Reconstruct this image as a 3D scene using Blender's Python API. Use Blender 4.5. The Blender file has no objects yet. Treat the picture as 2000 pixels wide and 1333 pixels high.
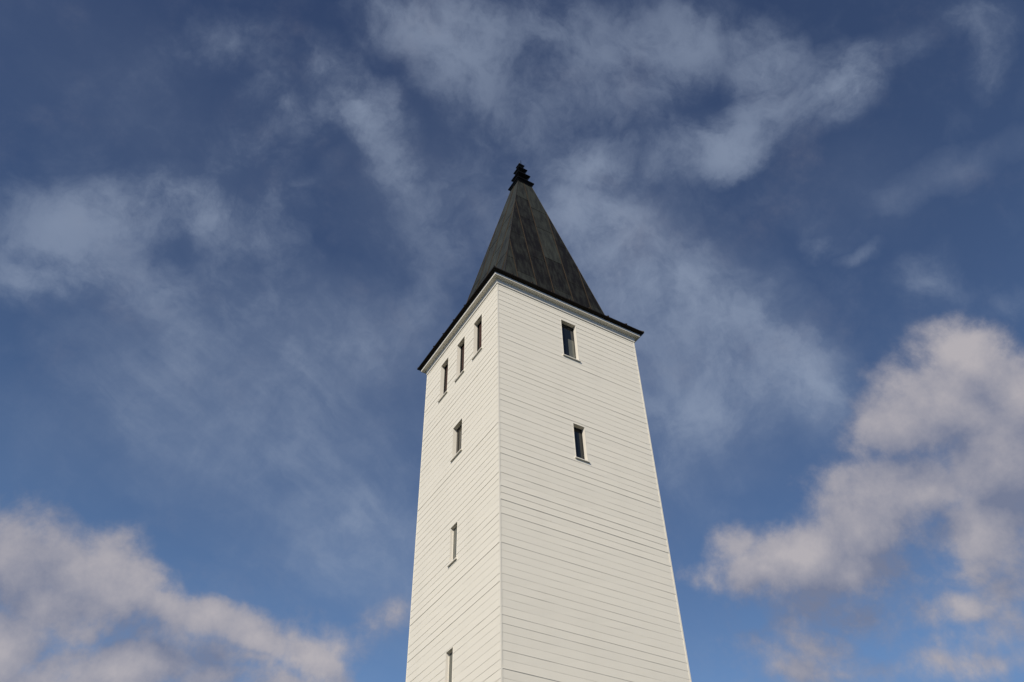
import bpy, bmesh, math, random
from mathutils import Vector, Matrix

random.seed(11)
SC = bpy.context.scene
COL = SC.collection

# ------------------------------------------------------------------ camera
# metres; the tower's near corner stands on x = y = 0, right wall along +X, left wall along +Y
ZC = 20.655                                   # height of the wall head (underside of the cornice)
CAM = Vector((-8.422299, -14.328180, -18.955309)) + Vector((0, 0, ZC))
RGT, UPV, FWD = Vector((0.859638, -0.510553, -0.018913)), Vector((-0.348982, -0.613825, 0.708117)), Vector((0.373141, 0.602124, 0.705841))
FPX = 1663.665                                 # focal length in pixels of a 2000 px wide picture
cam_data = bpy.data.cameras.new('camera')
cam_data.sensor_width = 36.0
cam_data.lens = FPX / 2000 * 36.0
cam_data.clip_start, cam_data.clip_end = 0.1, 5000
camera = bpy.data.objects.new('camera', cam_data)
COL.objects.link(camera)
camera.matrix_world = Matrix.Translation(CAM) @ Matrix((RGT, UPV, -FWD)).transposed().to_4x4()
SC.camera = camera

# ------------------------------------------------------------------ exposure
SC.view_settings.view_transform = 'Standard'
SC.view_settings.look = 'None'
SC.view_settings.gamma = 1
SC.view_settings.exposure = 0.0
SC.cycles.max_bounces = 6

# ------------------------------------------------------------------ sun
SUN_EL = math.radians(34.0)
SUN_DIR = Vector((-0.80 * math.cos(SUN_EL), -0.60 * math.cos(SUN_EL), math.sin(SUN_EL))).normalized()
sun_data = bpy.data.lights.new('sun', 'SUN')
sun_data.energy = 4.25
sun_data.angle = math.radians(0.5)
sun_data.color = (1.0, 0.915, 0.765)
sun = bpy.data.objects.new('sun', sun_data)
COL.objects.link(sun)
sun.rotation_euler = SUN_DIR.to_track_quat('Z', 'Y').to_euler()
sun.location = (-20, -20, 60)

# ------------------------------------------------------------------ sky with clouds (all in world directions)
SKY_STRENGTH = 0.062
world = bpy.data.worlds.new('World')
SC.world = world
world.use_nodes = True
world.cycles.sampling_method = 'MANUAL'
world.cycles.sample_map_resolution = 256
NT = world.node_tree
NT.nodes.clear()


class G:
    """tiny helper to write node graphs"""
    def __init__(s, tree):
        s.t = tree

    def n(s, kind, **kw):
        nd = s.t.nodes.new(kind)
        for k, v in kw.items():
            setattr(nd, k, v)
        return nd

    def put(s, sock, v):
        if isinstance(v, bpy.types.NodeSocket):
            s.t.links.new(v, sock)
        else:
            sock.default_value = v

    def m(s, op, a, b=None, c=None, clamp=False):
        nd = s.n('ShaderNodeMath', operation=op, use_clamp=clamp)
        for i, v in enumerate((a, b, c)):
            if v is not None:
                s.put(nd.inputs[i], v)
        return nd.outputs[0]

    def v(s, op, a, b=None):
        nd = s.n('ShaderNodeVectorMath', operation=op)
        s.put(nd.inputs[0], a)
        if b is not None:
            s.put(nd.inputs['Scale'] if op == 'SCALE' else nd.inputs[1], b)
        return nd.outputs['Value'] if op in ('DOT_PRODUCT', 'LENGTH') else nd.outputs['Vector']

    def noise(s, vec, scale, detail=6, rough=0.55, lac=2.1, dist=0.0, color=False):
        nd = s.n('ShaderNodeTexNoise')
        s.put(nd.inputs['Vector'], vec)
        nd.inputs['Scale'].default_value = scale
        nd.inputs['Detail'].default_value = detail
        nd.inputs['Roughness'].default_value = rough
        nd.inputs['Lacunarity'].default_value = lac
        nd.inputs['Distortion'].default_value = dist
        return nd.outputs['Color' if color else 'Fac']

    def rng(s, x, a, b, c=0.0, d=1.0, smooth=True):
        nd = s.n('ShaderNodeMapRange', interpolation_type='SMOOTHSTEP' if smooth else 'LINEAR')
        s.put(nd.inputs[0], x)
        for i, v in enumerate((a, b, c, d)):
            s.put(nd.inputs[1 + i], v)
        return nd.outputs[0]

    def mix(s, f, a, b):
        nd = s.n('ShaderNodeMix', data_type='RGBA')
        s.put(nd.inputs[0], f)
        s.put(nd.inputs[6], a)
        s.put(nd.inputs[7], b)
        return nd.outputs[2]

    def mapping(s, vec, loc=(0, 0, 0), rot=(0, 0, 0), scl=(1, 1, 1), kind='POINT'):
        nd = s.n('ShaderNodeMapping', vector_type=kind)
        s.put(nd.inputs['Vector'], vec)
        nd.inputs['Location'].default_value = loc
        nd.inputs['Rotation'].default_value = rot
        nd.inputs['Scale'].default_value = scl
        return nd.outputs[0]


def sky_dir(px, py):
    """the direction in which a cloud was seen (survey of the photograph)"""
    return (FWD + RGT * ((px - 1000) / FPX) - UPV * ((py - 666.5) / FPX)).normalized()


def puff(g, vec, px, py, a, b, ang):
    """a soft ellipsoidal patch of cloud around one direction of the sky: 1 at its heart, 0 at its rim"""
    c = sky_dir(px, py)
    ca, sa = math.cos(math.radians(ang)), math.sin(math.radians(ang))
    t1 = sky_dir(px + ca * a, py + sa * a) - c
    t2 = sky_dir(px - sa * b, py + ca * b) - c
    z = c
    x = (t1 - z * t1.dot(z)).normalized()
    y = z.cross(x)
    rot = Matrix((x, y, z)).transposed().to_euler('XYZ')
    mp = g.mapping(vec, c, rot, (t1.length, t2.length, 1.0), 'TEXTURE')
    gr = g.n('ShaderNodeTexGradient', gradient_type='SPHERICAL')
    g.put(gr.inputs[0], mp)
    return gr.outputs['Fac']


# centre, half axes (in pixels of the survey), turn in degrees, density
CUMULUS = [
    (30, 1090, 150, 120, 20, 1), (140, 1110, 120, 105, 30, 1), (215, 1165, 130, 85, 25, 1), (300, 1195, 80, 50, 20, 0.85),
    (0, 1250, 110, 110, 0, 1), (60, 1310, 140, 70, 0, 0.9), (220, 1315, 170, 60, 0, 1), (420, 1220, 80, 48, 20, 0.85),
    (500, 1255, 120, 55, 20, 0.85), (605, 1285, 105, 58, 15, 0.9), (560, 1335, 150, 50, 0, 0.8), (750, 1220, 140, 50, -15, 0.32),
    (480, 1300, 150, 45, 10, 0.6), (330, 1240, 110, 40, 20, 0.4), (1890, 725, 130, 85, 20, 1), (1840, 800, 170, 100, -20, 1),
    (1960, 770, 110, 110, 0, 1), (1770, 845, 130, 65, -20, 0.9), (1960, 900, 150, 140, 0, 1), (1720, 935, 140, 60, -25, 0.7),
    (1630, 970, 110, 65, -30, 0.65), (1820, 960, 150, 80, 0, 0.7), (1560, 1100, 160, 85, -15, 1), (1480, 1140, 110, 55, 10, 0.9),
    (1440, 1080, 70, 50, -20, 0.8), (1670, 1040, 140, 95, -20, 1), (1650, 1130, 180, 60, -15, 0.85), (1600, 1190, 110, 40, 0, 0.5),
    (1880, 1040, 150, 60, -15, 0.7), (1900, 1110, 130, 48, -22, 0.8), (1850, 1190, 120, 46, -5, 0.7), (1590, 1275, 150, 50, 15, 0.55),
    (1660, 1310, 150, 40, 0, 0.5), (1880, 1295, 150, 45, 5, 0.7), (1960, 1010, 120, 120, 0, 0.8), (1395, 1150, 80, 35, 15, 0.5),
    (1750, 1010, 120, 60, -20, 0.55), (1640, 1275, 130, 45, 10, 0.5), (1500, 1215, 70, 40, 30, 0.35), (1960, 1200, 110, 60, 0, 0.45),
    (1540, 1180, 150, 60, 10, 0.5), (1760, 1130, 130, 60, 0, 0.5), (1560, 1310, 150, 60, 0, 0.6), (1760, 1310, 150, 50, 0, 0.5),
    (1480, 1270, 90, 50, 0, 0.4), (1850, 1250, 150, 40, 0, 0.4), (120, 1200, 130, 70, 20, 0.8), (420, 1330, 150, 50, 0, 0.6),
    (660, 1260, 120, 70, 10, 0.45), (270, 1260, 140, 60, 10, 0.5), (180, 1235, 120, 60, 10, 0.7), (80, 1180, 140, 80, 0, 0.9),
    (1930, 1040, 150, 120, 0, 0.9), (1960, 1140, 110, 70, 0, 0.6), (150, 1190, 160, 70, 20, 0.9), (30, 1230, 110, 80, 0, 0.9),
    (1700, 1200, 150, 60, 0, 0.45), (1540, 1240, 120, 50, 0, 0.4), (1900, 1250, 130, 50, 0, 0.45),
]
VEIL = [
    (130, 450, 210, 120, -10, 1.0), (330, 400, 220, 100, -8, 0.8), (430, 430, 140, 80, 10, 0.5), (555, 400, 70, 130, 10, 0.5),
    (60, 560, 130, 60, 0, 0.6), (200, 540, 220, 80, 10, 0.5), (700, 210, 200, 75, 52, 1.1), (560, 200, 150, 120, 0, 0.5),
    (430, 70, 160, 80, 0, 0.45), (480, 290, 110, 70, 0, 0.4), (770, 30, 150, 90, 10, 0.7), (880, 110, 130, 150, 20, 0.8),
    (1010, 70, 200, 110, 0, 0.4), (980, 250, 200, 110, 30, 0.3), (1220, 80, 200, 130, 0, 0.5), (1130, 190, 260, 120, 0, 0.35),
    (1350, 40, 180, 100, 0, 0.6), (1475, 110, 85, 140, 10, 0.9), (1400, 260, 190, 95, -25, 0.8), (1430, 280, 110, 60, -20, 0.7),
    (1600, 165, 140, 100, -30, 0.9), (1630, 190, 80, 80, 0, 0.5), (1720, 90, 130, 55, -20, 0.5), (1920, 30, 130, 70, 0, 0.5),
    (1930, 140, 80, 90, 0, 0.6), (1165, 320, 90, 60, 0, 0.9), (1150, 420, 150, 130, 10, 0.7), (1240, 540, 240, 160, 30, 0.6),
    (1420, 620, 240, 130, 45, 0.4), (1550, 720, 200, 70, 55, 0.7), (1400, 790, 240, 110, 0, 0.55), (1610, 780, 90, 90, 60, 0.4),
    (1810, 560, 90, 90, -20, 0.45), (1680, 510, 60, 24, -20, 0.5), (1590, 470, 60, 60, 0, 0.3), (1320, 890, 140, 90, 20, 0.3),
    (1980, 600, 60, 40, 0, 0.3), (740, 1060, 170, 130, 0, 0.35), (700, 690, 220, 60, 5, 0.25), (820, 600, 60, 90, 30, 0.25),
    (520, 540, 160, 120, 20, 0.35), (400, 600, 200, 110, 30, 0.3), (650, 330, 80, 30, -40, 0.3), (800, 350, 100, 60, 20, 0.35),
    (1000, 150, 520, 260, 0, 0.12), (1300, 330, 260, 200, 0, 0.2), (880, 450, 220, 140, 40, 0.3),
]
CIRRUS = [
    (1340, 740, 300, 200, 30, 0.6), (1600, 800, 80, 110, 0, 0.4), (400, 720, 340, 70, 42, 0.6), (560, 720, 480, 260, 10, 1.0),
    (300, 800, 300, 150, 35, 0.5), (620, 1000, 420, 220, 35, 0.8), (740, 1070, 200, 150, 20, 0.9), (150, 860, 260, 140, 10, 0.35),
    (720, 640, 300, 150, 0, 0.5), (1300, 600, 330, 240, 30, 1.0), (1500, 680, 320, 130, 48, 0.7), (1400, 800, 280, 150, 20, 0.6),
    (1560, 760, 160, 70, 60, 0.6), (1860, 360, 260, 50, -20, 0.6), (1650, 380, 220, 140, 0, 0.25), (250, 200, 420, 220, 45, 0.3),
    (1350, 950, 170, 140, 30, 0.4), (850, 400, 300, 200, 20, 0.4), (1150, 420, 220, 180, 0, 0.4),
]


def field_group(name, puffs, union):
    t = bpy.data.node_groups.new(name, 'ShaderNodeTree')
    t.interface.new_socket('Vector', in_out='INPUT', socket_type='NodeSocketVector')
    t.interface.new_socket('Density', in_out='OUTPUT', socket_type='NodeSocketFloat')
    g = G(t)
    vec = g.n('NodeGroupInput').outputs[0]
    acc = 0.0
    for px, py, a, b, ang, amp in puffs:
        if union:
            a, b = a * 1.46, b * 1.56
        f = puff(g, vec, px, py, a, b, ang)
        if union:
            acc = g.m('SMOOTH_MAX', acc, g.m('MULTIPLY', f, amp), 0.12)
        else:
            acc = g.m('MULTIPLY_ADD', f, amp, acc)
    out = g.n('NodeGroupOutput')
    g.put(out.inputs[0], acc)
    return t


def cumulus_group():
    """field of the heaps plus the billows on their edges"""
    inner = field_group('cumulus_heaps', CUMULUS, True)
    t = bpy.data.node_groups.new('cumulus_density', 'ShaderNodeTree')
    t.interface.new_socket('Vector', in_out='INPUT', socket_type='NodeSocketVector')
    t.interface.new_socket('Density', in_out='OUTPUT', socket_type='NodeSocketFloat')
    g = G(t)
    vec = g.n('NodeGroupInput').outputs[0]
    w = g.v('SUBTRACT', g.noise(vec, 9.0, 5, 0.55, color=True), (0.5, 0.5, 0.5))
    wv = g.v('ADD', vec, g.v('SCALE', w, 0.075))
    grp = g.n('ShaderNodeGroup')
    grp.node_tree = inner
    g.put(grp.inputs[0], wv)
    base = grp.outputs[0]
    bil = g.noise(g.v('ADD', vec, (3.1, 1.7, 0.4)), 10.0, 11, 0.64, 2.1, 0.15)
    d = g.m('ADD', g.m('MULTIPLY_ADD', base, 1.55, -0.22), g.m('MULTIPLY', g.m('SUBTRACT', bil, 0.5), 2.0))
    d = g.m('MULTIPLY', d, g.rng(base, 0.0, 0.22))
    out = g.n('NodeGroupOutput')
    g.put(out.inputs[0], d)
    return t


g = G(NT)
geo_dir = g.n('ShaderNodeTexCoord').outputs['Generated']
ndir = g.v('NORMALIZE', geo_dir)
sky = g.n('ShaderNodeTexSky', sky_type='NISHITA')
sky.sun_disc = False
sky.sun_elevation = SUN_EL
sky.sun_rotation = math.atan2(SUN_DIR.x, SUN_DIR.y)
sky.altitude = 50
sky.air_density = 1.0
sky.dust_density = 0.25
sky.ozone_density = 1.5
# the photograph's deep northern blue
VM = g.n('ShaderNodeVectorMath', operation='MULTIPLY')
g.put(VM.inputs[0], sky.outputs[0])
VM.inputs[1].default_value = (0.23, 0.262, 0.58)
sky_col = VM.outputs[0]

# high veil of cirrus and altocumulus
wv = g.v('SUBTRACT', g.noise(ndir, 5.0, 6, 0.55, color=True), (0.5, 0.5, 0.5))
vdir = g.v('ADD', ndir, g.v('SCALE', wv, 0.13))
vg = g.n('ShaderNodeGroup')
vg.node_tree = field_group('veil_patches', VEIL, False)
g.put(vg.inputs[0], vdir)
veil_f = vg.outputs[0]
n1 = g.noise(g.v('ADD', ndir, (7.7, 2.2, 5.1)), 6.0, 10, 0.62, 2.15, 0.2)
n3 = g.noise(g.v('ADD', vdir, (1.7, 9.2, 3.1)), 19.0, 8, 0.62, 2.15, 0.2)
# fibres: noise drawn out along the wind at the height of the veil
SX = g.n('ShaderNodeSeparateXYZ')
g.put(SX.inputs[0], g.v('ADD', ndir, g.v('SCALE', wv, 0.06)))
zz = g.m('MAXIMUM', SX.outputs[2], 0.06)
CX = g.n('ShaderNodeCombineXYZ')
g.put(CX.inputs[0], g.m('DIVIDE', SX.outputs[0], zz))
g.put(CX.inputs[1], g.m('DIVIDE', SX.outputs[1], zz))
along = g.mapping(CX.outputs[0], rot=(0, 0, math.radians(-34)))
n2 = g.noise(g.mapping(along, scl=(2.2, 13.0, 1)), 1.0, 7, 0.58)
cov = g.m('SUBTRACT', 1.0, g.m('POWER', 2.718, g.m('MULTIPLY', veil_f, -1.35)))
tex = g.m('ADD', g.m('MULTIPLY', n1, 0.44), g.m('ADD', g.m('MULTIPLY', n2, 0.08), g.m('MULTIPLY', n3, 0.48)))
mottle = g.rng(g.m('MULTIPLY_ADD', cov, 0.22, tex), 0.47, 0.75)
veil_a = g.m('MULTIPLY', g.m('ADD', g.m('MULTIPLY', cov, 0.92), 0.14), g.m('MULTIPLY_ADD', mottle, 0.58, 0.14))
# thin cirrus streaks
fg = g.n('ShaderNodeGroup')
fg.node_tree = field_group('cirrus_sheets', CIRRUS, False)
g.put(fg.inputs[0], vdir)
fib = g.m('MULTIPLY', g.m('MINIMUM', fg.outputs[0], 1.0), g.m('ADD', g.m('MULTIPLY', g.rng(n2, 0.32, 0.72, 0.0, 0.5), g.rng(n1, 0.36, 0.62)), g.rng(n3, 0.3, 0.7, 0.45, 0.75)))
veil_a = g.m('SUBTRACT', 1.0, g.m('MULTIPLY', g.m('SUBTRACT', 1.0, veil_a), g.m('MULTIPLY_ADD', fib, -0.42, 1.0)))
K = 1.0 / SKY_STRENGTH


def lin(r, gg, b):
    f = lambda c: ((c / 255 + 0.055) / 1.055) ** 2.4 if c > 10 else c / 255 / 12.92
    return (f(r) * K, f(gg) * K, f(b) * K, 1)


# thin haze: the longer the way through the air, the paler the blue
SZ = g.n('ShaderNodeSeparateXYZ')
g.put(SZ.inputs[0], ndir)
haze_f = g.m('SUBTRACT', 1.0, g.m('POWER', 2.718, g.m('DIVIDE', -0.07, g.m('POWER', g.m('MAXIMUM', SZ.outputs[2], 0.05), 2.5))))
haze_f = g.m('MINIMUM', haze_f, 0.58)
sky_col = g.mix(haze_f, sky_col, (0.22 * K, 0.417 * K, 0.74 * K, 1))
c1 = g.mix(veil_a, sky_col, lin(150, 163, 185))

# low cumulus
cg = cumulus_group()
def cum(vec):
    nd = g.n('ShaderNodeGroup')
    nd.node_tree = cg
    g.put(nd.inputs[0], vec)
    return nd.outputs[0]
cd = cum(ndir)
sun_up = (SUN_DIR + Vector((0, 0, 1.6))).normalized()
cd_up = cum(g.v('ADD', ndir, tuple(sun_up * 0.045)))
cum_a = g.m('MULTIPLY', g.rng(cd, -0.04, 0.74), g.rng(cd, 0.1, 0.9, 0.82, 1.0))
lit = g.m('SUBTRACT', cd, cd_up)
big = g.m('SUBTRACT', g.noise(g.v('ADD', ndir, (1.2, 8.8, 3.3)), 7.0, 7, 0.6), 0.5)
lit = g.m('ADD', g.m('MULTIPLY_ADD', lit, 0.55, 0.34), g.m('MULTIPLY', big, 1.7), clamp=True)
cum_col = g.mix(lit, lin(118, 125, 148), lin(182, 177, 181))
c2 = g.mix(g.m('MULTIPLY', cum_a, 0.95), c1, cum_col)
bg = g.n('ShaderNodeBackground')
g.put(bg.inputs[0], c2)
bg.inputs[1].default_value = SKY_STRENGTH
g.put(g.n('ShaderNodeOutputWorld').inputs[0], bg.outputs[0])


# ------------------------------------------------------------------ materials
def material(name):
    m = bpy.data.materials.new(name)
    m.use_nodes = True
    g = G(m.node_tree)
    b = m.node_tree.nodes['Principled BSDF']
    return m, g, b


def plain(name, col, rough=0.6, metal=0.0, spec=0.5, var=0.15, scale=6.0):
    m, g, b = material(name)
    tc = g.n('ShaderNodeTexCoord').outputs['Object']
    n = g.noise(tc, scale, 6, 0.6)
    lo = tuple(c * (1 - var) for c in col) + (1,)
    hi = tuple(min(1, c * (1 + var)) for c in col) + (1,)
    g.put(b.inputs['Base Color'], g.mix(n, lo, hi))
    b.inputs['Roughness'].default_value = rough
    b.inputs['Metallic'].default_value = metal
    b.inputs['Specular IOR Level'].default_value = spec
    return m


def make_siding():
    m, g, b = material('painted_siding')
    tc = g.n('ShaderNodeTexCoord').outputs['Object']
    at = g.n('ShaderNodeAttribute', attribute_name='board_tint')
    grain = g.noise(g.mapping(tc, scl=(2.0, 2.0, 60.0)), 1.0, 5, 0.6)
    dirt = g.noise(g.mapping(tc, scl=(1.0, 1.0, 0.35)), 1.1, 6, 0.6)
    spots = g.noise(tc, 3.2, 3, 0.5)
    c = g.mix(at.outputs['Fac'], (0.770, 0.732, 0.645, 1), (0.792, 0.753, 0.663, 1))
    c = g.mix(g.rng(dirt, 0.45, 0.75, 0, 0.35), c, (0.70, 0.665, 0.585, 1))
    c = g.mix(g.rng(spots, 0.70, 0.80, 0, 0.35), c, (0.62, 0.57, 0.45, 1))
    c = g.mix(g.rng(grain, 0.35, 0.75, 0, 0.04), c, (0.60, 0.58, 0.54, 1))
    g.put(b.inputs['Base Color'], c)
    b.inputs['Roughness'].default_value = 0.62
    b.inputs['Specular IOR Level'].default_value = 0.3
    bp = g.n('ShaderNodeBump')
    bp.inputs['Strength'].default_value = 0.12
    bp.inputs['Distance'].default_value = 0.004
    g.put(bp.inputs['Height'], g.noise(tc, 1.4, 3, 0.5))
    g.put(b.inputs['Normal'], bp.outputs[0])
    return m


def make_roof():
    m, g, b = material('patinated_sheet_metal')
    tc = g.n('ShaderNodeTexCoord').outputs['Object']
    at = g.n('ShaderNodeAttribute', attribute_name='panel_tone').outputs['Fac']
    streak = g.noise(g.mapping(tc, scl=(8.0, 8.0, 0.22)), 1.0, 7, 0.62)
    blot = g.noise(tc, 1.5, 6, 0.6)
    f = g.m('ADD', g.m('MULTIPLY', at, 0.88), g.m('MULTIPLY', g.m('SUBTRACT', streak, 0.5), 1.5))
    f = g.m('ADD', f, g.m('MULTIPLY', g.m('SUBTRACT', blot, 0.5), 0.45), clamp=True)
    c = g.mix(f, (0.0105, 0.0092, 0.0074, 1), (0.056, 0.063, 0.054, 1))
    c = g.mix(g.rng(blot, 0.56, 0.74, 0, 0.4), c, (0.026, 0.020, 0.015, 1))
    g.put(b.inputs['Base Color'], c)
    b.inputs['Metallic'].default_value = 0.0
    b.inputs['Specular IOR Level'].default_value = 0.12
    g.put(b.inputs['Roughness'], g.rng(streak, 0.3, 0.7, 0.42, 0.62, False))
    bp = g.n('ShaderNodeBump')
    bp.inputs['Strength'].default_value = 0.25
    bp.inputs['Distance'].default_value = 0.03
    g.put(bp.inputs['Height'], g.noise(tc, 2.2, 3, 0.5))
    g.put(b.inputs['Normal'], bp.outputs[0])
    return m


def make_grass():
    m, g, b = material('mown_grass')
    tc = g.n('ShaderNodeTexCoord').outputs['Object']
    n = g.noise(tc, 0.25, 8, 0.6)
    n2 = g.noise(tc, 14.0, 5, 0.6)
    c = g.mix(n, (0.030, 0.036, 0.014, 1), (0.060, 0.052, 0.026, 1))
    c = g.mix(g.m('MULTIPLY', n2, 0.6), c, (0.045, 0.055, 0.02, 1))
    g.put(b.inputs['Base Color'], c)
    b.inputs['Roughness'].default_value = 0.9
    return m


M_SIDING = make_siding()
M_ROOF = make_roof()
M_GRASS = make_grass()
M_TRIM = plain('painted_trim', (0.775, 0.74, 0.672), 0.65, 0, 0.15, 0.025, 4)
M_SEAM = plain('seam_metal', (0.050, 0.037, 0.025), 0.55, 0.0, 0.2, 0.5, 3)
M_EDGE = plain('dark_eave_metal', (0.011, 0.008, 0.006), 0.55, 0.0, 0.2, 0.3, 5)
M_FINIAL = plain('black_sheet_metal', (0.0035, 0.0036, 0.0036), 0.5, 0.0, 0.10, 0.3, 5)
M_BRASS = plain('brass', (0.75, 0.58, 0.25), 0.3, 1.0, 0.5, 0.05, 8)
M_STONE = plain('plinth_stone', (0.28, 0.27, 0.25), 0.85, 0, 0.3, 0.25, 3)
M_REDWOOD = plain('red_brown_board', (0.050, 0.021, 0.014), 0.6, 0, 0.3, 0.4, 9)
M_DARKFRAME = plain('dark_frame_paint', (0.018, 0.017, 0.017), 0.5, 0, 0.4, 0.2, 9)
M_GLASS = plain('dark_window_glass', (0.010, 0.013, 0.016), 0.04, 0, 0.5, 0.2, 2)
M_BLIND = plain('grey_blind_behind_glass', (0.115, 0.12, 0.105), 0.12, 0, 0.5, 0.2, 3)
M_BROWNBLIND = plain('brown_grey_blind', (0.085, 0.078, 0.062), 0.12, 0, 0.5, 0.2, 3)


# ------------------------------------------------------------------ mesh helpers
class MB:
    """collects quads and tubes; build() links them as one mesh object"""
    def __init__(s, attr=None):
        s.v, s.f, s.a, s.mi, s.attr = [], [], [], [], attr

    def face(s, pts, tone=0.5, mi=0):
        i = len(s.v)
        s.v += [tuple(p) for p in pts]
        s.f.append(tuple(range(i, i + len(pts))))
        s.a.append(tone)
        s.mi.append(mi)

    def box(s, lo, hi, tone=0.5, mi=0, frame=None):
        (x0, y0, z0), (x1, y1, z1) = lo, hi
        c = [(x0, y0, z0), (x1, y0, z0), (x1, y1, z0), (x0, y1, z0), (x0, y0, z1), (x1, y0, z1), (x1, y1, z1), (x0, y1, z1)]
        if frame:
            c = [frame(*p) for p in c]
        for q in ((0, 3, 2, 1), (4, 5, 6, 7), (0, 1, 5, 4), (1, 2, 6, 5), (2, 3, 7, 6), (3, 0, 4, 7)):
            s.face([c[k] for k in q], tone, mi)

    def bar(s, p, q, w, h, up, tone=0.5, mi=0):
        """square bar from p to q, width w, standing h proud of its line along 'up'"""
        p, q, up = Vector(p), Vector(q), Vector(up).normalized()
        d = (q - p).normalized()
        sd = d.cross(up).normalized() * (w / 2)
        c = [p - sd, p + sd, p + sd + up * h, p - sd + up * h]
        e = [q - sd, q + sd, q + sd + up * h, q - sd + up * h]
        s.face(c[::-1], tone, mi)
        s.face(e, tone, mi)
        for k in range(4):
            s.face([c[k], c[(k + 1) % 4], e[(k + 1) % 4], e[k]], tone, mi)

    def lathe(s, prof, cx, cy, n=16, tone=0.5, mi=0):
        for (r0, z0), (r1, z1) in zip(prof[:-1], prof[1:]):
            for k in range(n):
                a, b = 2 * math.pi * k / n, 2 * math.pi * (k + 1) / n
                s.face([(cx + r0 * math.cos(a), cy + r0 * math.sin(a), z0), (cx + r0 * math.cos(b), cy + r0 * math.sin(b), z0),
                        (cx + r1 * math.cos(b), cy + r1 * math.sin(b), z1), (cx + r1 * math.cos(a), cy + r1 * math.sin(a), z1)], tone, mi)

    def build(s, name, mats, parent=None, merge=True, bevel=0.0):
        me = bpy.data.meshes.new(name)
        me.from_pydata(s.v, [], s.f)
        for m in (mats if isinstance(mats, (list, tuple)) else [mats]):
            me.materials.append(m)
        for p, k in zip(me.polygons, s.mi):
            p.material_index = k
        if s.attr:
            at = me.attributes.new(s.attr, 'FLOAT', 'FACE')
            for k, t in enumerate(s.a):
                at.data[k].value = t
        if merge:
            bm = bmesh.new()
            bm.from_mesh(me)
            bmesh.ops.remove_doubles(bm, verts=bm.verts, dist=1e-5)
            bmesh.ops.recalc_face_normals(bm, faces=bm.faces)
            bm.to_mesh(me)
            bm.free()
        o = bpy.data.objects.new(name, me)
        COL.objects.link(o)
        if bevel:
            bv = o.modifiers.new('bevel', 'BEVEL')
            bv.width, bv.segments, bv.limit_method = bevel, 2, 'ANGLE'
        if parent:
            o.parent = parent
        return o


# ------------------------------------------------------------------ ground
gm = bmesh.new()
bmesh.ops.create_grid(gm, x_segments=60, y_segments=60, size=1500)
me = bpy.data.meshes.new('ground')
gm.to_mesh(me)
gm.free()
me.materials.append(M_GRASS)
ground = bpy.data.objects.new('ground', me)
COL.objects.link(ground)
ground['kind'] = 'structure'

# ------------------------------------------------------------------ the tower
W, L = 5.0, 4.5778                             # width of the right wall, of the left wall
CX, CY = W / 2, L / 2
tower = bpy.data.objects.new('church_tower', None)
COL.objects.link(tower)
tower['label'] = 'tall white clapboard church tower with dark tapering metal spire and narrow windows'
tower['category'] = 'tower'

# frames: (along wall, outwards, height) -> world
FR = dict(right=lambda u, o, z: (u, -o, z + ZC), left=lambda u, o, z: (-o, u, z + ZC),
          back=lambda u, o, z: (u, L + o, z + ZC), far=lambda u, o, z: (W + o, u, z + ZC))
SPAN = dict(right=W, left=L, back=W, far=L)

# window openings: along wall from, to, sill height, head height
OPEN = dict(
    right=[(2.212, 2.735, -1.873, -0.385), (2.322, 2.685, -5.520, -4.366)],
    left=[(0.915, 1.405, -1.888, -0.446), (1.985, 2.465, -1.908, -0.446), (3.052, 3.540, -1.903, -0.445),
          (1.995, 2.530, -4.805, -3.686), (2.100, 2.460, -8.047, -6.991), (2.128, 2.457, -11.330, -10.274)],
    back=[], far=[])
PITCH = 0.1919
Z_LINE = -7.553
Z_FOOT = -ZC + 0.45


def siding(wall):
    mb = MB('board_tint')
    for face in ('right', 'left', 'back', 'far'):
        fr, span, ops = FR[face], SPAN[face], OPEN[face]
        k = 41
        top = 0.02
        n_bot = int((Z_LINE - Z_FOOT) / PITCH) + 1
        lines = [Z_LINE + q * PITCH for q in range(39, -n_bot, -1)]
        edges = [top] + lines + [Z_FOOT]
        for i in range(len(edges) - 1):
            z1, z0 = edges[i], edges[i + 1]
            if z1 - z0 < 0.002:
                continue
            tint = min(1, max(0, random.gauss(0.5, 0.22)))
            lap = max(0.0026, random.gauss(0.0043, 0.0014))
            if abs(z0 - Z_LINE) < 0.01 and face == 'right':
                lap = 0.0095
            if random.random() < 0.12:
                lap += 0.0035
            cuts = sorted({z0, z1} | {z for o in ops for z in (o[2], o[3]) if z0 < z < z1})
            # waviness of the lap along the board
            nseg = 10
            wob = [max(0.0008, lap + random.gauss(0, 0.0011)) for _ in range(nseg + 1)]

            def depth(u, z):
                q = min(max(u / span, 0), 0.9999) * nseg
                a = int(q)
                d = wob[a] + (wob[a + 1] - wob[a]) * (q - a)
                return d * (z1 - z) / (z1 - z0)
            for za, zb in zip(cuts[:-1], cuts[1:]):
                holes = sorted((o[0], o[1]) for o in ops if o[2] < (za + zb) / 2 < o[3])
                us, cur = [], 0.0
                for h0, h1 in holes:
                    us.append((cur, h0))
                    cur = h1
                us.append((cur, span))
                for ua, ub in us:
                    marks = [ua] + [span * q / nseg for q in range(1, nseg) if ua < span * q / nseg < ub] + [ub]
                    for p, q in zip(marks[:-1], marks[1:]):
                        mb.face([fr(p, depth(p, za), za), fr(q, depth(q, za), za), fr(q, depth(q, zb), zb), fr(p, depth(p, zb), zb)], tint)
                        if za == z0:      # the underside of the lap
                            mb.face([fr(p, 0.0, za), fr(q, 0.0, za), fr(q, depth(q, za), za), fr(p, depth(p, za), za)], tint)
    return mb.build('wall', M_SIDING, tower, merge=False)


wall = siding(None)

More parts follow.
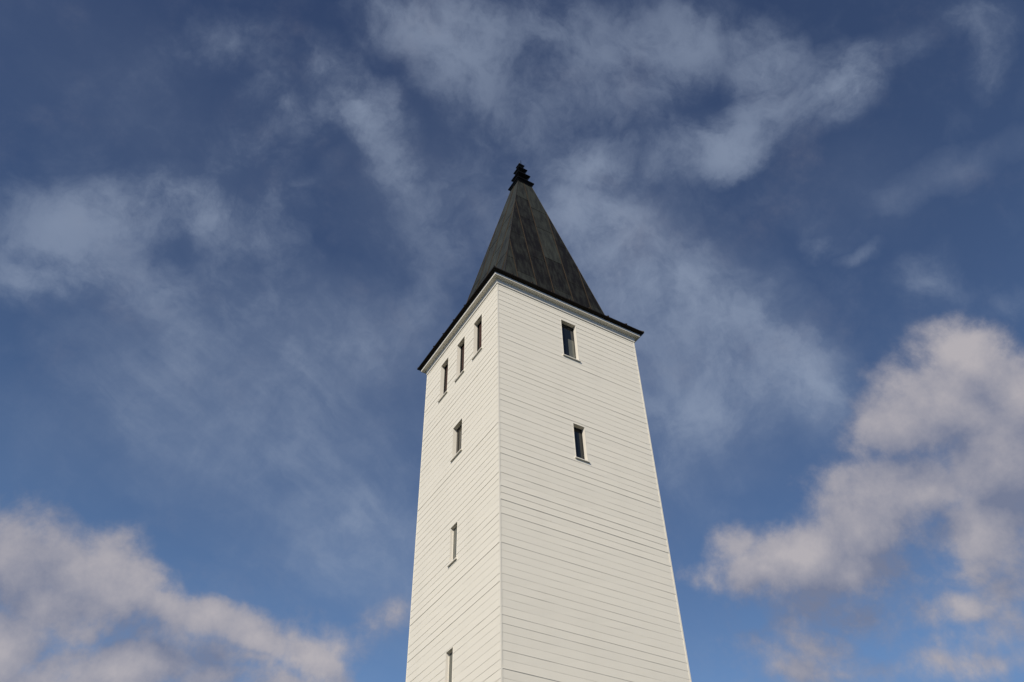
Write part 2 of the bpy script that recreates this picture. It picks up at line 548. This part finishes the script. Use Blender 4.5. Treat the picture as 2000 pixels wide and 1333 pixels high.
# corner boards: two leaves on each corner, 3 mm proud of the deepest lap
for sx, sy in ((0, 0), (1, 0), (0, 1), (1, 1)):
    mb = MB()
    x, y = sx * W, sy * L
    ex, ey = (1 if sx else -1), (1 if sy else -1)
    pr = 0.0095
    xo, yo = x + ex * pr, y + ey * pr
    xi, yi = x - ex * 0.030, y - ey * 0.010
    mb.box((min(xo, xi), min(yo, y + ey * 0.0005), Z_FOOT + ZC), (max(xo, xi), max(yo, y + ey * 0.0005), ZC - 0.001))
    mb.box((min(xo, x + ex * 0.0005), min(y, yi), Z_FOOT + ZC), (max(xo, x + ex * 0.0005), max(y, yi), ZC - 0.001))
    mb.build('corner_board', M_SIDING, tower, merge=False)

# stone plinth
mb = MB()
mb.box((-0.12, -0.12, -0.3), (W + 0.12, L + 0.12, 0.40))
mb.face([(-0.12, -0.12, 0.40), (W + 0.12, -0.12, 0.40), (W, 0, 0.45), (0, 0, 0.45)])
mb.face([(W + 0.12, -0.12, 0.40), (W + 0.12, L + 0.12, 0.40), (W, L, 0.45), (W, 0, 0.45)])
mb.face([(W + 0.12, L + 0.12, 0.40), (-0.12, L + 0.12, 0.40), (0, L, 0.45), (W, L, 0.45)])
mb.face([(-0.12, L + 0.12, 0.40), (-0.12, -0.12, 0.40), (0, 0, 0.45), (0, L, 0.45)])
mb.build('plinth', M_STONE, tower, merge=False)


# ------------------------------------------------------------------ cornice and eaves
def sweep(mb, prof, mi=0, tone=0.5):
    """profile of (offset from the wall, height) carried round the four walls with mitred corners"""
    for (o0, z0), (o1, z1) in zip(prof[:-1], prof[1:]):
        a = [(-o0, -o0), (W + o0, -o0), (W + o0, L + o0), (-o0, L + o0)]
        b = [(-o1, -o1), (W + o1, -o1), (W + o1, L + o1), (-o1, L + o1)]
        for k in range(4):
            j = (k + 1) % 4
            mb.face([(*a[k], z0 + ZC), (*a[j], z0 + ZC), (*b[j], z1 + ZC), (*b[k], z1 + ZC)], tone, mi)


mb = MB()
prof = [(-0.01, 0.012), (0.018, 0.010), (0.026, 0.016), (0.030, 0.030), (0.028, 0.050), (0.022, 0.058),
        (0.021, 0.075), (0.023, 0.105), (0.028, 0.140), (0.034, 0.165), (0.036, 0.178), (0.050, 0.188), (0.075, 0.190),
        (0.118, 0.193), (0.144, 0.196), (0.149, 0.201), (0.163, 0.202), (0.163, 0.285), (0.10, 0.286)]
sweep(mb, prof)
mb.build('cornice', M_TRIM, tower)

mb = MB()
sweep(mb, [(0.10, 0.289), (0.180, 0.292), (0.262, 0.340), (0.268, 0.342), (0.268, 0.376), (0.258, 0.384)])
eave = mb.build('eave', M_EDGE, tower)

# ------------------------------------------------------------------ spire
Z_PY, Z_TOP = 0.98, 9.40                           # where the steep roof starts and where it carries the finial
def half(z):
    return 0.32 + (9.40 - z) * 0.201
KY = L / W
sides = dict(right=(Vector((1, 0, 0)), Vector((0, -1, 0)), 1.0, KY), left=(Vector((0, 1, 0)), Vector((-1, 0, 0)), KY, 1.0),
             back=(Vector((-1, 0, 0)), Vector((0, 1, 0)), 1.0, KY), far=(Vector((0, -1, 0)), Vector((1, 0, 0)), KY, 1.0))
SEAMS = dict(right=[-2.12, -1.43, -0.72, -0.06, 0.68, 1.38, 2.08], left=[-1.46, -0.72, 0.0, 0.70, 1.36],
             back=[-2.1, -1.4, -0.7, 0.0, 0.7, 1.4, 2.1], far=[-1.4, -0.7, 0.0, 0.7, 1.4])
JOINTS = {('right', 1): [2.6], ('right', 2): [4.6, 1.9], ('right', 3): [3.4, 6.2, 7.9], ('right', 4): [1.80, 3.75, 5.9, 7.40],
          ('right', 5): [2.72, 5.2], ('right', 6): [1.75], ('left', 1): [3.0, 5.2], ('left', 2): [2.4, 4.4, 6.4], ('left', 3): [3.5, 5.6, 7.4],
          ('left', 4): [3.9]}
# patina of each panel, left side lightened as painted sky sheen, from the eaves up, one value per length of sheet
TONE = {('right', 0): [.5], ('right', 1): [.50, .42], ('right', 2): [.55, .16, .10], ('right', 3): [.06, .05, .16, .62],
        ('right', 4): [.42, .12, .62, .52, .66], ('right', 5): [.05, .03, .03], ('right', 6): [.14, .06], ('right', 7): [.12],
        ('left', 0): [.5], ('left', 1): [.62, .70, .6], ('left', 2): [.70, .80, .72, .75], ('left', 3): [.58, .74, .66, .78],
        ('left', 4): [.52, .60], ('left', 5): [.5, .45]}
mb = MB('panel_tone')
for sd, (ud, od, ku, ko) in sides.items():
    def P(u, z, lift=0.0):
        nrm = (od + Vector((0, 0, 0.201 * ko))).normalized()
        p = Vector((CX, CY, ZC + z)) + ud * u + od * (half(z) * ko) + nrm * lift
        return p
    marks = [None] + SEAMS[sd] + [None]
    for k in range(len(marks) - 1):
        a = marks[k] if marks[k] is not None else -99
        b = marks[k + 1] if marks[k + 1] is not None else 99
        tones = TONE.get((sd, k), [random.uniform(0.05, 0.7) for _ in range(4)])
        js = sorted(JOINTS.get((sd, k), [random.uniform(1.5, 4), random.uniform(5, 8)]))
        # heights at which the outline of the panel changes
        zs = {Z_PY, Z_TOP} | {z for z in js}
        for e in (a, b):
            if abs(e) < 50:
                zc = 9.40 - (abs(e) / ku - 0.32) / 0.201
                if Z_PY < zc < Z_TOP:
                    zs.add(zc)
        zs = sorted(zs)
        for z0, z1 in zip(zs[:-1], zs[1:]):
            def lim(z):
                h = half(z) * ku
                return max(a, -h), min(b, h)
            l0, r0 = lim(z0)
            l1, r1 = lim(z1)
            tone = 0.06 + 0.78 * tones[min(len(tones) - 1, sum(1 for j in js if j <= z0 + 1e-6))]
            if r0 - l0 < 1e-4 and r1 - l1 < 1e-4:
                continue
            if r0 < l0 or (r1 < l1 - 1e-3):
                continue
            pts = [P(l0, z0), P(r0, z0)]
            if r1 - l1 > 1e-4:
                pts += [P(r1, z1), P(l1, z1)]
            else:
                pts += [P(l1, z1)]
            mb.face(pts, tone, 0)
        for j in js:                               # lapped cross joints
            h = half(j) * ku
            l, r = max(a, -h), min(b, h)
            if r - l > 0.05 and Z_PY < j < Z_TOP:
                nrm = (od + Vector((0, 0, 0.201 * ko))).normalized()
                mb.bar(P(l + 0.02, j), P(r - 0.02, j), 0.03, 0.006, nrm, 0.25, 0)
    for sx in SEAMS[sd]:                           # standing seams, running straight up to the hip
        zc = min(Z_TOP, 9.40 - (abs(sx) / ku - 0.32) / 0.201)
        if zc > Z_PY + 0.05:
            nrm = (od + Vector((0, 0, 0.201 * ko))).normalized()
            mb.bar(P(sx, Z_PY), P(sx, zc - 0.02), 0.016, 0.020, nrm, 0.4, 1)
        # down over the flared foot of the roof
        top = P(max(-half(Z_PY) * ku, min(half(Z_PY) * ku, sx)), Z_PY)
        ov = 0.258
        e_u = sx
        foot = Vector((CX, CY, ZC + 0.384)) + ud * e_u + od * ((W / 2 if sd in ('left', 'far') else L / 2) + ov)
        sl = (foot - top)
        nrm2 = ud.cross(sl).normalized()
        if nrm2.z < 0:
            nrm2 = -nrm2
        mb.bar(foot + sl.normalized() * 0.01, top, 0.024, 0.035, nrm2, 0.4, 1)
    # the flared foot itself
    eu = (W / 2 if sd in ('right', 'back') else L / 2) + 0.258
    eo = (L / 2 if sd in ('right', 'back') else W / 2) + 0.258
    hu = half(Z_PY) * ku
    base = Vector((CX, CY, ZC + 0.384)) + od * eo
    mb.face([base - ud * eu, base + ud * eu, P(hu, Z_PY), P(-hu, Z_PY)], 0.3, 0)
# hip rolls
for sx, sy in ((-1, -1), (1, -1), (1, 1), (-1, 1)):
    lo = Vector((CX + sx * half(Z_PY), CY + sy * half(Z_PY) * KY, ZC + Z_PY))
    hi = Vector((CX + sx * 0.32, CY + sy * 0.32 * KY, ZC + Z_TOP))
    foot = Vector((CX + sx * (W / 2 + 0.258), CY + sy * (L / 2 + 0.258), ZC + 0.384))
    mb.bar(lo, hi, 0.022, 0.010, (sx, sy, 0.3), 0.1, 2)
    mb.bar(foot, lo, 0.030, 0.03, (sx * 0.4, sy * 0.4, 1), 0.1, 2)
mb.build('spire_roof', [M_ROOF, M_SEAM, M_EDGE], tower, merge=False)

# ------------------------------------------------------------------ stepped finial
mb = MB()
def ring(r0, z0, r1, z1):
    a = [(CX + r0 * i, CY + r0 * j, ZC + z0) for i, j in ((-1, -1), (1, -1), (1, 1), (-1, 1))]
    b = [(CX + r1 * i, CY + r1 * j, ZC + z1) for i, j in ((-1, -1), (1, -1), (1, 1), (-1, 1))]
    for k in range(4):
        j = (k + 1) % 4
        mb.face([a[k], a[j], b[j], b[k]])
steps = [(0.30, 9.39), (0.30, 9.44), (0.360, 9.53), (0.385, 9.55), (0.385, 9.60), (0.16, 9.67), (0.16, 9.99),
         (0.262, 10.10), (0.286, 10.12), (0.286, 10.17), (0.115, 10.22), (0.115, 10.49),
         (0.190, 10.58), (0.210, 10.60), (0.210, 10.65), (0.07, 10.70), (0.07, 10.88),
         (0.115, 10.95), (0.132, 10.97), (0.132, 11.02), (0.030, 11.09), (0.001, 11.10)]
for (r0, z0), (r1, z1) in zip(steps[:-1], steps[1:]):
    ring(r0, z0, r1, z1)
finial = mb.build('finial', M_FINIAL, tower)
mb = MB()
mb.lathe([(0.001, 11.12), (0.012, 11.13), (0.010, 11.42), (0.001, 11.50)], CX + 0.03, CY - 0.02, 8)
for i in range(len(mb.v)):
    mb.v[i] = (mb.v[i][0], mb.v[i][1], mb.v[i][2] + ZC)
mb.build('lightning_rod', M_FINIAL, finial)
mb = MB()
mb.lathe([(0.001, 11.13), (0.026, 11.16), (0.030, 11.22), (0.022, 11.27), (0.001, 11.30)], CX - 0.02, CY + 0.01, 10)
for i in range(len(mb.v)):
    mb.v[i] = (mb.v[i][0], mb.v[i][1], mb.v[i][2] + ZC)
mb.build('brass_tip', M_BRASS, finial)


# ------------------------------------------------------------------ windows
def window(face, op, style):
    fr = FR[face]
    u0, u1, z0, z1 = op
    D = 0.072 if style == 'blind' else 0.115                                       # depth of the reveal
    pr = 0.0075                                      # how far the lining stands out of the boards
    t = 0.009                                       # thickness of the lining's edge
    mb = MB()
    # lining: jambs and head, with a narrow edge showing on the wall
    mb.box((u0 - t, -D - 0.06, z0), (u0, pr, z1 + t), frame=fr)
    mb.box((u1, -D - 0.06, z0), (u1 + t, pr, z1 + t), frame=fr)
    mb.box((u0, -D - 0.06, z1), (u1, pr, z1 + t), frame=fr)
    mb.box((u0, -D - 0.06, z0 - 0.02), (u1, -0.001, z0 + 0.012), frame=fr)
    w = mb.build('window', M_TRIM, tower, merge=False)
    if face == 'left' and z0 < -4:
        pass
    # sill, sloping outwards
    mb = MB()
    s0, s1 = u0 - 0.045, u1 + 0.045
    a, b = 0.0005, 0.047
    pts = [(a, z0 + 0.012), (b, z0 - 0.004), (b, z0 - 0.028), (a, z0 - 0.024)]
    for k in range(4):
        (o0, h0), (o1, h1) = pts[k], pts[(k + 1) % 4]
        mb.face([fr(s0, o0, h0), fr(s1, o0, h0), fr(s1, o1, h1), fr(s0, o1, h1)])
    mb.face([fr(s0, *p) for p in pts])
    mb.face([fr(s1, *p) for p in pts])
    mb.build('sill', M_TRIM, w)
    # sash
    f = 0.015 if style == 'blind' else 0.024
    yf, yb = -D + 0.0, -D - 0.05
    fm = {'belfry': M_DARKFRAME, 'glass': M_DARKFRAME, 'blind': M_TRIM, 'brown': M_DARKFRAME}[style]
    mb = MB()
    mb.box((u0 + .001, yb, z0 + 0.013), (u0 + f, yf, z1 - .001), frame=fr)
    mb.box((u1 - f, yb, z0 + 0.013), (u1 - .001, yf, z1 - .001), frame=fr)
    mb.box((u0 + f, yb, z1 - f), (u1 - f, yf, z1 - .001), frame=fr)
    mb.box((u0 + f, yb, z0 + 0.013), (u1 - f, yf, z0 + 0.013 + f), frame=fr)
    mb.build('frame', fm, w, merge=False)
    mb = MB()
    g0, g1, h0, h1 = u0 + f - .004, u1 - f + .004, z0 + 0.01 + f, z1 - f + .004
    yp = -D - (0.004 if style in ('blind', 'brown') else 0.014)
    if style == 'belfry':
        # red-brown upright boards over a dark lower louvre
        n = 4
        ge = g1 - 0.085
        for k in range(n):
            a, b = g0 + (ge - g0) * k / n, g0 + (ge - g0) * (k + 1) / n
            mb.box((a + .003, yp - 0.02, h0 + 0.36), (b - .003, yp + 0.004 * (k % 2), h1 - 0.10), frame=fr)
        mb.build('shutter', M_REDWOOD, w, merge=False)
        mb = MB()
        mb.box((g0, yp - 0.05, h0), (g1, yp - 0.03, h1), frame=fr)
        for k in range(4):
            zz = h0 + 0.02 + k * 0.085
            mb.face([fr(g0, yp - 0.028, zz + 0.07), fr(g1, yp - 0.028, zz + 0.07), fr(g1, yp + 0.012, zz), fr(g0, yp + 0.012, zz)])
        mb.build('louvre', M_GLASS, w, merge=False)
    else:
        mb.box((g0, yp - 0.012, h0), (g1, yp, h1), frame=fr)
        mb.build('pane', {'glass': M_GLASS, 'blind': M_BLIND, 'brown': M_BROWNBLIND}[style], w, merge=False)
        if face == 'right' and z0 > -3:
            # a half-lowered pale screen standing inside the glass, right-hand side
            mb = MB()
            mb.box((g1 - 0.21, yp + 0.001, h0), (g1, yp + 0.004, h0 + (h1 - h0) * 0.62), frame=fr)
            mb.build('screen', M_BLIND, w, merge=False)
        if style == 'brown':
            mb = MB()
            c = g1 - 0.11
            mb.box((c, yp + 0.001, h0), (c + 0.03, yp + 0.02, h1), frame=fr)
            mb.build('glazing_bar', M_DARKFRAME, w, merge=False)
    return w


for face, styles in (('right', ['glass', 'glass']), ('left', ['belfry', 'belfry', 'belfry', 'brown', 'blind', 'blind'])):
    for op, st in zip(OPEN[face], styles):
        window(face, op, st)
